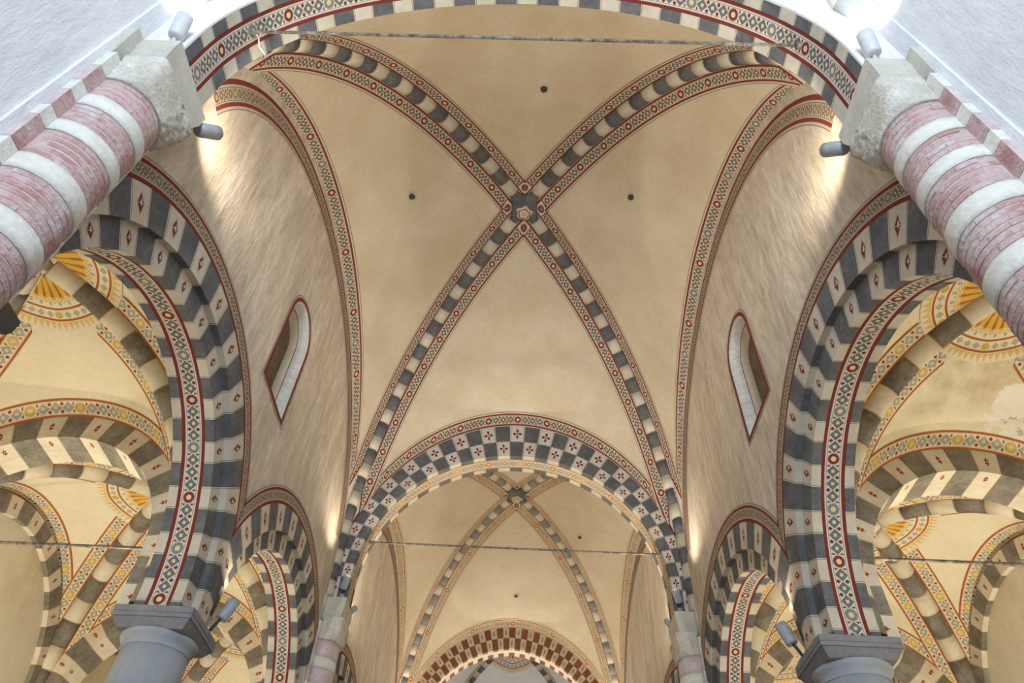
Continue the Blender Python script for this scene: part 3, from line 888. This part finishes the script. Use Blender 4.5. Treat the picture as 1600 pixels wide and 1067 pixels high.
# nearest arch: plain white face, painted soffit
e = tr_arch(Y0, 'nearest transverse arch with plain white face and chequered ornamented soffit')
ring_core(e, TR0 + 0.012, rho, 0.03, 0.72, ST)
ring_core(e, TR0, rho, 0.0, 0.028, ST, 'web_white', name='arch_face')
ring_row(e, 35, TR0, 4.25, 0.03, 0.185, ('v_dark', 'v_dark'), ('v_light', 'v_light'), 0, ST)
ring_row(e, 35, TR0, 4.25, 0.555, 0.74, ('v_dark', 'v_dark'), ('v_light', 'v_light'), 1, ST)
soffit_band(e, TR0 + 0.006, 0.185, 0.555, ST, 'band_soffit', 0.20)
# middle arch: two rows of chequers on the face
e = tr_arch(Y1, 'middle transverse arch with slate and cream chequers and red flowers')
rm = lambda t: TR0 + 0.47 * (rho(t) - TR0)
ring_core(e, TR0 + 0.012, lambda t: rho(t) + 0.1, 0.02, 0.72, ST)
ring_row(e, 35, TR0, rm, 0.0, 0.16, ('v_dark', 'v_dark'), ('v_light', 'v_flower'), 0, ST)
ring_row(e, 35, rm, rho, 0.0, 0.16, ('v_dark', 'v_dark'), ('v_light', 'v_flower'), 1, ST)
ring_row(e, 35, TR0, 4.25, 0.58, 0.74, ('v_dark', 'v_dark'), ('v_light', 'v_light'), 0, ST)
soffit_band(e, TR0 + 0.006, 0.16, 0.58, ST, 'band_far', 0.24)
# farthest arch: brown chequers, slightly pointed
pk = lambda t: 0.30 * max(0.0, 1 - abs(t - pi / 2) / 1.25)
r_in = lambda t: TR0 - 0.08 + pk(t) * 1.1; r_out = lambda t: rho(t) + 0.02
e = tr_arch(Y2, 'farthest transverse arch with brown and cream chequers, slightly pointed')
r_md = lambda t: r_in(t) + 0.5 * (r_out(t) - r_in(t))
ring_core(e, lambda t: r_in(t) + 0.012, lambda t: rho(t) + 0.12, 0.02, 0.72, ST)
ring_row(e, 59, r_in, r_md, 0.0, 0.16, ('v_brick', 'v_brick'), ('v_brick_light', 'v_brick_light'), 1, ST, 2)
ring_row(e, 59, r_md, r_out, 0.0, 0.16, ('v_brick', 'v_brick'), ('v_brick_light', 'v_brick_light'), 0, ST, 2)
ring_row(e, 59, r_in, lambda t: r_in(t) + 0.2, 0.40, 0.74, ('v_brick', 'v_brick'), ('v_brick_plain', 'v_brick_plain'), 0, ST, 2)
ring_core(e, lambda t: r_in(t) + 0.004, lambda t: r_in(t) + 0.2, 0.16, 0.40, ST, 'v_brick_plain', name='soffit_strip')

# ------------------------------------------------------------------ nave arcades
SM = PITCH_A / 2 - 0.004
for sd, nm in ((-1, 'left'), (1, 'right')):
    for k, c in enumerate(arch_c):
        e = empty('arcade_arch', (sd * XW, c, ARC_CZ), pi / 2 if sd < 0 else -pi / 2)
        posn = ['nearest', 'second', 'third', 'farthest'][k]
        tag(e, '%s arch of the %s arcade, stepped, with lozenge chequers and ornamented soffit' % (posn, nm), 'arch', 'arcade arches of the nave')
        st = ARC_CZ - HC
        ring_core(e, AR1 + 0.014, AR2 + 0.02, 0.03, 0.74, st, 'joint', SM)
        ring_core(e, AR0 + 0.012, AR1 + 0.01, 0.12, 0.73, st, 'joint')
        ring_row(e, 25, AR1, AR2, -0.012, 0.20, ('v_dark', 'v_dark'), ('v_light', 'v_diamond'), 0, st, 1, SM)
        ring_row(e, 25, AR0, AR1 + 0.01, 0.10, 0.245, ('v_dark', 'v_dark'), ('v_light', 'v_diamond'), 0, st, 1)
        if k < 2:
            ring_row(e, 25, AR0, AR0 + 0.2, 0.605, 0.75, ('v_dark', 'v_dark'), ('v_light', 'v_light'), 0, st, 1)
            soffit_band(e, AR0 + 0.006, 0.245, 0.605, st, 'band_soffit', 0.19)
        else:
            soffit_band(e, AR0 + 0.006, 0.245, 0.75, st, 'band_soffit', 0.24)
        face_band(e, AR2 - 0.005, AR2 + 0.34, -0.014, 'band_wall', 0.16, SM)

# ------------------------------------------------------------------ aisle vaults, ribs, arches
for sd, nm in ((-1, 'left'), (1, 'right')):
    for k, c in enumerate(arch_c):
        v = Vault(sd * XA, c, 2.66, 2.95, 7.05, 10.72, 10.15, 9.85, 2.1, 2.0, 0.06)
        w = web_object(v, 'web_aisle_worn' if (sd > 0 and k == 0) else 'web_aisle', 18, 10)
        posn = ['nearest', 'second', 'third', 'farthest'][k]
        struct(w, 'cream %s vault bay of the %s aisle with orange and yellow borders' % (posn, nm), 'ceiling')
        n_ = 48 if k < 2 else 30
        for cell in CELLS:
            for s2 in (1, -1): rib_border(v, cell, s2, 0.205, 0.55, 'band_aisle', 0.215, w, 0.22, 0.98, n_)
            edge_border(v, cell, 0.01, 0.36, 'band_aisle', 0.22, w, 0.97, 60)
            shell_patch(v, cell, 0.28, 1.42, 'shell', w, 0.22)
        for sg, dr in ((1, 'running from near left to far right'), (-1, 'running from near right to far left')):
            rib_thing(v, sg, 0.205, 0.55, 'v_dark_aisle', 'va_light', '%s aisle %s bay rib, taupe and cream, %s' % (nm, posn, dr), 0.27, 'diagonal ribs of the aisle vaults', drop=0.75)
        keystone(v, 0.30, 'small pale keystone of the %s bay in the %s aisle' % (posn, nm), 'va_light', True, 0.15)
        # wall arch on the outer wall
        e = empty('wall_arch', (sd * (XO - 0.12), c, AS_CZ), pi / 2 if sd < 0 else -pi / 2)
        tag(e, 'taupe and cream striped wall arch in the %s bay of the %s aisle' % (posn, nm), 'arch', 'wall arches of the aisles')
        ring_row(e, 21, 2.58, 2.98, 0.0, 0.13, ('v_dark_aisle', 'v_dark_aisle'), ('va_light', 'va_star'), 0, 1.3, 3)
    for k in range(1, 4):
        Y = Y0 + PITCH_A * k
        e = empty('aisle_arch', (sd * XA, Y - 0.36, AS_CZ))
        posn = ['', 'nearest', 'second', 'farthest'][k]
        tag(e, '%s transverse arch of the %s aisle with taupe and starred cream blocks' % (posn, nm), 'arch', 'transverse arches of the aisles')
        st = AS_CZ - HC
        a_out = lambda t: ((abs(cos(t)) / 2.66) ** 2 + (sin(t) / 2.76) ** 2) ** -0.5
        ring_core(e, AS0 + 0.012, a_out, 0.02, 0.70, st)
        ring_row(e, 19, AS0, a_out, 0.0, 0.36, ('v_dark_aisle', 'v_dark_aisle'), ('va_star', 'va_star'), 0, st, 2)
        ring_row(e, 19, AS0, AS1, 0.365, 0.72, ('v_dark_aisle', 'v_dark_aisle'), ('va_light', 'va_light'), 0, st, 2)
        # respond on the outer wall
        r = empty('wall_respond', (sd * XO, Y, 0)); tag(r, 'cream wall pilaster under the %s transverse arch of the %s aisle' % (posn, nm), 'pilaster', 'wall pilasters of the aisles')
        s = -sd
        obj('shaft', box_mesh('shaft', min(0, s * 0.38), max(0, s * 0.38), -0.35, 0.35, 0, HC - 0.22, 'aisle_wall'), r)
        obj('impost', box_mesh('impost', min(0, s * 0.46), max(0, s * 0.46), -0.42, 0.42, HC - 0.22, HC, 'grey_abacus'), r)

# ------------------------------------------------------------------ columns and piers
def sweep_profile(name, prof, mat, square, n=32):
    rings = []
    for (r, z) in prof: rings.append(sq_pts(r, z, 40.0, n) if square else ring_pts(r, z, n))
    return loft(name, rings, mat, not square)
for sd, nm in ((-1, 'left'), (1, 'right')):
    for k, Y in enumerate((Y0 + PITCH_A, Y1 + PITCH_A)):
        e = empty('column', (sd * XC, Y, 0))
        tag(e, 'stout grey painted round column of the %s arcade, %s' % (nm, 'nearer one with big square abacus' if k == 0 else 'farther one beyond the middle arch'), 'column', 'round columns of the arcades')
        obj('shaft', loft('shaft', [ring_pts(0.47, 0.3), ring_pts(0.475, 2.0), ring_pts(0.465, 4.98)], 'brick'), e)
        obj('painted_collar', loft('painted_collar', [ring_pts(0.478, 4.96, 40), ring_pts(0.470, 5.3, 40), ring_pts(0.462, 5.77, 40)], 'grey_paint'), e)
        cap = [(0.462, 5.70), (0.472, 5.705), (0.476, 5.715), (0.470, 5.725), (0.472, 5.74), (0.482, 5.77), (0.500, 5.80), (0.520, 5.825), (0.534, 5.85), (0.540, 5.875), (0.532, 5.90)]
        obj('echinus', loft('echinus', [ring_pts(r, z + 0.06, 48) for r, z in cap], 'grey_paint'), e)
        ab = empty('abacus', (0, 0, 0), 0, e)
        obj('chamfer', sweep_profile('chamfer', [(0.47, 5.955), (0.48, 5.965), (0.558, 6.075)], 'grey_abacus', True), ab)
        obj('slab', sweep_profile('slab', [(0.56, 6.077), (0.575, 6.083), (0.575, 6.135), (0.566, 6.138), (0.566, 6.146), (0.575, 6.149), (0.575, 6.235), (0.568, 6.24)], 'grey_abacus', True), ab)
        obj('base', sweep_profile('base', [(0.66, 0.0), (0.66, 0.15), (0.60, 0.2), (0.52, 0.3)], 'grey_abacus', True), e)

RS, PX = 0.42, 4.44            # half-column radius, pilaster face
BANDS = [(8.52, 8.92), (7.92, 8.28), (7.24, 7.70), (6.48, 6.98), (5.72, 6.22), (4.9, 5.42)]   # pink brick bands (z0, z1)
def half_ring(r, z, n=14): return [(r * cos(-pi / 2 + pi * i / n), r * sin(-pi / 2 + pi * i / n), z) for i in range(n + 1)]
def half_drum(name, r, z0, z1, mat, bulge=0.0, jit=0.0, n=16, m=3):
    V, F = [], []
    for j in range(m + 1):
        for i, p in enumerate(half_ring(r, z0 + (z1 - z0) * j / m, n)):
            s = 1 + random.uniform(-jit, jit); V.append((p[0] * s, p[1] * s, p[2]))
    for j in range(m):
        for i in range(n):
            a = j * (n + 1) + i; b = a + n + 1; F.append((a, a + 1, b + 1, b))
    F.append(tuple(reversed(range(n + 1)))); F.append(tuple(m * (n + 1) + i for i in range(n + 1)))
    me = mesh(name, V, F, mat); me.polygons.foreach_set('use_smooth', [True] * (len(F) - 2) + [False, False]); return me
def brick_mesh(r0, r1, da, h, seg=3):
    V, F = [], []
    for i in range(seg + 1):
        a = -da / 2 + da * i / seg
        for r, z in ((r0, 0), (r1, 0.006), (r1, h - 0.006), (r0, h)): V.append((r * cos(a), r * sin(a), z))
    for i in range(seg):
        a = i * 4; b = a + 4
        for j in range(3): F.append((a + j, b + j, b + j + 1, a + j + 1))
    F.append((0, 1, 2, 3)); e = seg * 4; F.append((e + 3, e + 2, e + 1, e))
    return mesh('brick', V, F, 'brick')
BH = 0.083
BR = [brick_mesh(RS - 0.02, RS + q, radians(a) - 0.018, BH - 0.010) for a, q in ((38, 0.0), (26, 0.003), (32, -0.003))]
for sd, nm in ((-1, 'left'), (1, 'right')):
    rz = 0 if sd < 0 else pi
    for k, Y in enumerate((Y0, Y1, Y2)):
        e = empty('pier', (sd * PX, Y, 0), rz)       # local +x points into the nave
        tag(e, '%s pier of the nave, %s' % (nm, ['nearest, its half column striped in pink brick and white', 'middle, with small striped half column under lamps', 'farthest, beside the brown chequered arch'][k]), 'pier', 'half-column piers of the nave')
        obj('core', box_mesh('core', -(XB - PX) - 0.02, -0.10, -0.66, 0.66, 0, 16.0, 'wall_white' if k == 0 else 'wall'), e)
        # springer above the abacus, behind the rib feet
        # pilaster of alternating brick and stone courses
        pil = empty('pilaster', (0, 0, 0), 0, e)
        zt = 9.30; edges = [0.0]
        for a, b in sorted(BANDS): edges += [a, b]
        edges.append(zt)
        for i in range(len(edges) - 1):
            isb = i % 2 == 1
            me = box_mesh('course', -0.16, 0.0 - (0.0 if isb else 0.002), -0.57, 0.57, edges[i] + 0.003, edges[i + 1] - 0.003, ('brick' if k == 0 else 'brick_wash') if isb else 'white_stone')
            if isb:
                me.materials.append(M['brick_wash']); me.polygons[2].material_index = 1; me.polygons[4].material_index = 1
            o = obj('brick_course' if isb else 'stone_course', me, pil)
        sh = empty('half_column', (0, 0, 0), 0, e)
        prev = 0.0
        for a, b in sorted(BANDS):
            obj('stone_drum', half_drum('stone_drum', RS + 0.004, prev, a, 'white_stone', jit=0.006), sh)
            if k == 0 and b > 5.5:
                obj('mortar_bed', half_drum('mortar_bed', RS - 0.005, a, b, 'brick_mortar'), sh)
                nc = int((b - a) / BH); hh = (b - a) / nc
                for r in range(nc):
                    ang = -95 + random.uniform(0, 25)
                    while ang < 95:
                        i = random.choice((0, 0, 1, 2)); w = (38, 26, 32)[i]
                        if ang + w > 100: break
                        if ang > -92:
                            o = obj('brick', BR[i], sh, (0, 0, a + r * hh + 0.005), (0, 0, radians(ang + w / 2)))
                        ang += w
            else:
                obj('brick_drum', half_drum('brick_drum', RS, a, b, 'brick_wash' if k else 'brick', jit=0.004), sh)
            prev = b
        # rough block capital
        rings = []
        n = 44
        rnd = random.Random(3 + k)
        for j in range(23):
            f = j / 22; z = 8.92 + 0.52 * f; r = RS + 0.015 + 0.05 * f; ex = 2 + 9 * f; P = []
            for i in range(n + 1):
                a = -pi / 2 + pi * i / n; c, s = cos(a), sin(a)
                kq = (abs(c) ** ex + abs(s) ** ex) ** (-1 / ex)
                rough = 0.030 if (a * (1 if sd < 0 else -1)) > 0.2 else 0.006
                q = r * kq + rnd.uniform(-rough, rough) * (1 if 0 < j < 22 else 0.2)
                P.append((q * c, q * s, z))
            rings.append(P)
        V = [p for r in rings for p in r]; F = []
        for j in range(22):
            for i in range(n):
                a = j * (n + 1) + i; b = a + n + 1; F.append((a, a + 1, b + 1, b))
        F.append(tuple(reversed(range(n + 1)))); F.append(tuple(22 * (n + 1) + i for i in range(n + 1)))
        me = mesh('capital', V, F, 'rough_cap'); me.polygons.foreach_set('use_smooth', [True] * (len(F) - 2) + [False] * 2)
        obj('capital', me, e)
        # abacus with splayed underside, stepping back over the pilaster
        def splay(name, x0, x1, y, zb, zm, zt_, ins, mat):
            def rect(i, z): return [(x0, -y + i, z), (x1 - i, -y + i, z), (x1 - i, y - i, z), (x0, y - i, z)]
            return loft(name, [rect(ins, zb), rect(0, zm), rect(0, zt_)], mat, False)
        ab = empty('abacus', (0, 0, 0), 0, e)
        obj('slab', splay('slab', -0.06, PX - 4.0, 0.485, 9.40, 9.74, HN, 0.09, 'abacus_stone'), ab)
        obj('wing', splay('wing', -0.40, -0.02, 0.62, 9.30, 9.72, HN + 0.006, 0.06, 'abacus_stone'), ab)
        # moulded imposts under the arcade arches, their shadow put into the dark colour
        for s2 in (1, -1):
            if k == 0 and (sd > 0 or s2 < 0): continue
            y0 = 0.56 * s2
            prof = [(0.0, 5.86), (0.06, 5.90), (0.10, 6.0), (0.17, 6.04), (0.20, 6.10), (0.20, 6.24)]
            V = []
            for dx, z in prof:
                yy = y0 + s2 * dx
                V += [(0.04, y0 - s2 * 0.1, z), (0.04, yy, z), (-0.80, yy, z), (-0.80, y0 - s2 * 0.1, z)]
            F = []
            for i in range(len(prof) - 1):
                for j in range(4):
                    q = (i * 4 + j, i * 4 + (j + 1) % 4, i * 4 + 4 + (j + 1) % 4, i * 4 + 4 + j); F.append(q if s2 < 0 else q[::-1])
            F.append((0, 1, 2, 3)); e4 = (len(prof) - 1) * 4; F.append((e4, e4 + 3, e4 + 2, e4 + 1))
            obj('impost', mesh('impost', V, F, 'dark_stone'), e)

# ------------------------------------------------------------------ tie rods
def rod(name, p, q, r, label, group):
    e = empty(name, p); tag(e, label, 'tie rod', group)
    p, q = Vector(p), Vector(q)
    obj('bar', tube_mesh('bar', (0, 0, 0), q - p, r, 'iron', 8), e)
    for c, nmx in ((Vector((0, 0, 0)), 1), (q - p, -1)):
        d = (q - p).normalized() * nmx
        obj('anchor', tube_mesh('anchor', c - d * 0.05, c + d * 0.05, r * 1.9, 'iron', 10), e)
zr = 11.77; xr = sqrt(TR0 ** 2 - (zr - TR_CZ) ** 2)
rod('tie_rod', (-xr, Y0, zr), (xr, Y0, zr - 0.02), 0.024, 'iron tie rod across the nearest arch at the top', 'iron tie rods')
rod('tie_rod', (-xr, Y1, zr), (xr, Y1, zr - 0.02), 0.027, 'iron tie rod across the middle transverse arch', 'iron tie rods')
for sd, nm, z in ((-1, 'left', 7.45), (1, 'right', 7.80)):
    xs = sqrt(AS0 ** 2 - max(0, z - AS_CZ) ** 2)
    rod('tie_rod', (sd * XA - xs, Y0 + PITCH_A, z), (sd * XA + xs, Y0 + PITCH_A, z), 0.026, 'thin iron tie rod across the %s aisle' % nm, 'iron tie rods')

cp = [(-xr + 0.03, Y0, zr - 0.02), (-xr + 0.07, Y0 + 0.08, zr + 0.02), (-xr + 0.06, Y0 + 0.2, zr - 0.03), (-xr + 0.10, Y0 + 0.33, zr + 0.04)]
ce = empty('hanging_cord', cp[0]); tag(ce, 'short pale cord dangling from the left end of the nearest tie rod', 'cord')
for a, b in zip(cp, cp[1:]):
    obj('strand', tube_mesh('strand', Vector(a) - Vector(cp[0]), Vector(b) - Vector(cp[0]), 0.012, 'white_stone', 6), ce)

# ------------------------------------------------------------------ spotlights
def lamp(base, head, aim, label, power, col, body, size=2.3, r=0.095, ln=0.34, up=True, blend=0.7, lens=True):
    """small tubular spotlight: foot, bracket, head with lens; its light comes from the lens"""
    base, head, aim = Vector(base), Vector(head), Vector(aim).normalized()
    e = empty('spotlight', base); tag(e, label, 'spotlight', 'spotlights on the capitals')
    h = head - base; back = h - aim * ln * 0.5; front = h + aim * ln * 0.5
    hz = Vector((0, 0, 1)) if up else (h.normalized())
    obj('foot', loft('foot', [ring_pts(r * 0.86, 0.0, 14), ring_pts(r * 0.80, 0.02, 14), ring_pts(r * 0.62, 0.03, 14), ring_pts(r * 0.62, 0.10, 14), ring_pts(r * 0.5, 0.12, 14)], body), e)
    obj('bracket', tube_mesh('bracket', (0, 0, 0.10), h - aim * ln * 0.25, r * 0.26, 'metal_dark' if body == 'metal_grey' else body, 8), e)
    a = aim.orthogonal().normalized(); b = aim.cross(a)
    def ring(c, rr, n=18): return [tuple(c + rr * (cos(2 * pi * i / n) * a + sin(2 * pi * i / n) * b)) for i in range(n)]
    hd = loft('head', [ring(back - aim * 0.01, r * 0.55), ring(back, r * 0.9), ring(back + aim * 0.03, r), ring(h, r), ring(h + aim * 0.01, r * 0.97), ring(h + aim * 0.02, r), ring(front, r), ring(front, r * 0.86), ring(front - aim * 0.05, r * 0.84)], body)
    ho = obj('head', hd, e)
    if lens: obj('lens', loft('lens', [ring(front - aim * 0.045, r * 0.83), ring(front - aim * 0.035, r * 0.6), ring(front - aim * 0.03, r * 0.2)], 'lens'), ho)
    if power:
        l = bpy.data.lights.new('spotlight_beam', 'SPOT'); l.energy = power; l.color = col
        l.spot_size = size; l.spot_blend = blend; l.shadow_soft_size = 0.07
        o = bpy.data.objects.new('spotlight_beam', l); link(o, e)
        o.location = front + aim * 0.01; o.rotation_euler = aim.to_track_quat('-Z', 'Y').to_euler()
    return e
for sd, nm in ((-1, 'left'), (1, 'right')):
    # towards the viewer's bay, on the nearest abacus
    lamp((sd * 4.23, Y0 - 0.36, HN), (sd * 4.18, Y0 - 0.50, HN + 0.42), (-sd * 0.16 - 0.02, -0.42, 0.9), 'white tubular spotlight standing on the nearest %s abacus' % nm, NAVE_LAMP * 0.20, (1.0, 0.93, 0.82), 'metal_white')
    # behind it, into the big vault
    lamp((sd * 4.10, Y0 + 0.46, HN - 0.06), (sd * 4.02, Y0 + 0.66, HN + 0.02), (-sd * 0.30, 0.50, 0.80), 'grey spotlight hanging behind the nearest %s abacus' % nm, NAVE_LAMP * 1.25, WARM, 'metal_grey', 2.3)
    # middle piers
    lamp((sd * 4.16, Y1 - 0.38, HN), (sd * 4.10, Y1 - 0.55, HN + 0.36), (-sd * 0.36, -0.62, 0.74), 'grey spotlight on the middle %s abacus, aimed at the near vault' % nm, NAVE_LAMP * 1.45, WARM, 'metal_grey', 2.05)
    lamp((sd * 4.07, Y1 + 0.40, HN), (sd * 4.05, Y1 + 0.60, HN + 0.22), (-sd * 0.30, 0.55, 0.80), 'small grey spotlight behind the middle %s abacus' % nm, NAVE_LAMP * 2.0, WARM_AISLE, 'metal_grey', 2.5, 0.07, 0.22)
    lamp((sd * 4.20, Y2 - 0.40, HN), (sd * 4.20, Y2 - 0.55, HN + 0.36), (-sd * 0.22, -0.55, 0.80), 'grey spotlight on the farthest %s abacus' % nm, NAVE_LAMP * 1.7, WARM_AISLE, 'metal_grey', 2.5)
    lamp((sd * 4.07, Y2 + 0.40, HN), (sd * 4.05, Y2 + 0.60, HN + 0.22), (-sd * 0.30, 0.55, 0.80), 'small spotlight behind the farthest %s abacus, lighting the choir' % nm, NAVE_LAMP * 2.2, (1, 0.95, 0.88), 'metal_grey', 2.5, 0.07, 0.22)
    # round columns
    lamp((sd * 4.52, Y0 + PITCH_A + 0.46, HC), (sd * 4.36, Y0 + PITCH_A + 0.52, HC + 0.50), (-sd * 0.30, 0.12, 0.95), 'grey spotlight beside the %s round column capital' % nm, 60, WARM, 'metal_grey', 2.6)
    # added unseen up-lights for even aisle light, by outer wall and column abaci
    for k in range(4):
        lamp((sd * 5.40, arch_c[k] + PITCH_A / 2 + (0.42 if k != 9 else 0), HC) if k % 2 == 0 else (sd * (XO - 0.75), arch_c[k], 3.0), (sd * 5.48, arch_c[k] + PITCH_A / 2 + 0.42, HC + 0.30) if k % 2 == 0 else (sd * (XO - 0.9), arch_c[k], 3.36), (sd * 0.45, 0.5, 0.75) if k % 2 == 0 else (-sd * 0.25, 0, 1), 'spotlight hidden in the %s aisle, %s' % (nm, ['behind the round column', 'low on the wall of the second bay', 'behind the farther round column', 'low on the wall of the last bay'][k]), AISLE_FILL * (0.8 if k % 2 == 0 else 2.0), WARM_AISLE, 'metal_grey', 2.7)
    lamp((sd * (XO - 0.75), arch_c[0], 3.0), (sd * (XO - 0.9), arch_c[0], 3.36), (-sd * 0.25, 0, 1), 'spotlight low on the wall of the nearest %s aisle bay' % nm, AISLE_FILL * 2.4, WARM_AISLE, 'metal_grey', 2.7)
    lamp((sd * (XO - 0.75), arch_c[2], 3.0), (sd * (XO - 0.9), arch_c[2], 3.36), (-sd * 0.25, 0, 1), 'spotlight low on the wall of the third %s aisle bay' % nm, AISLE_FILL * 1.6, WARM_AISLE, 'metal_grey', 2.7)
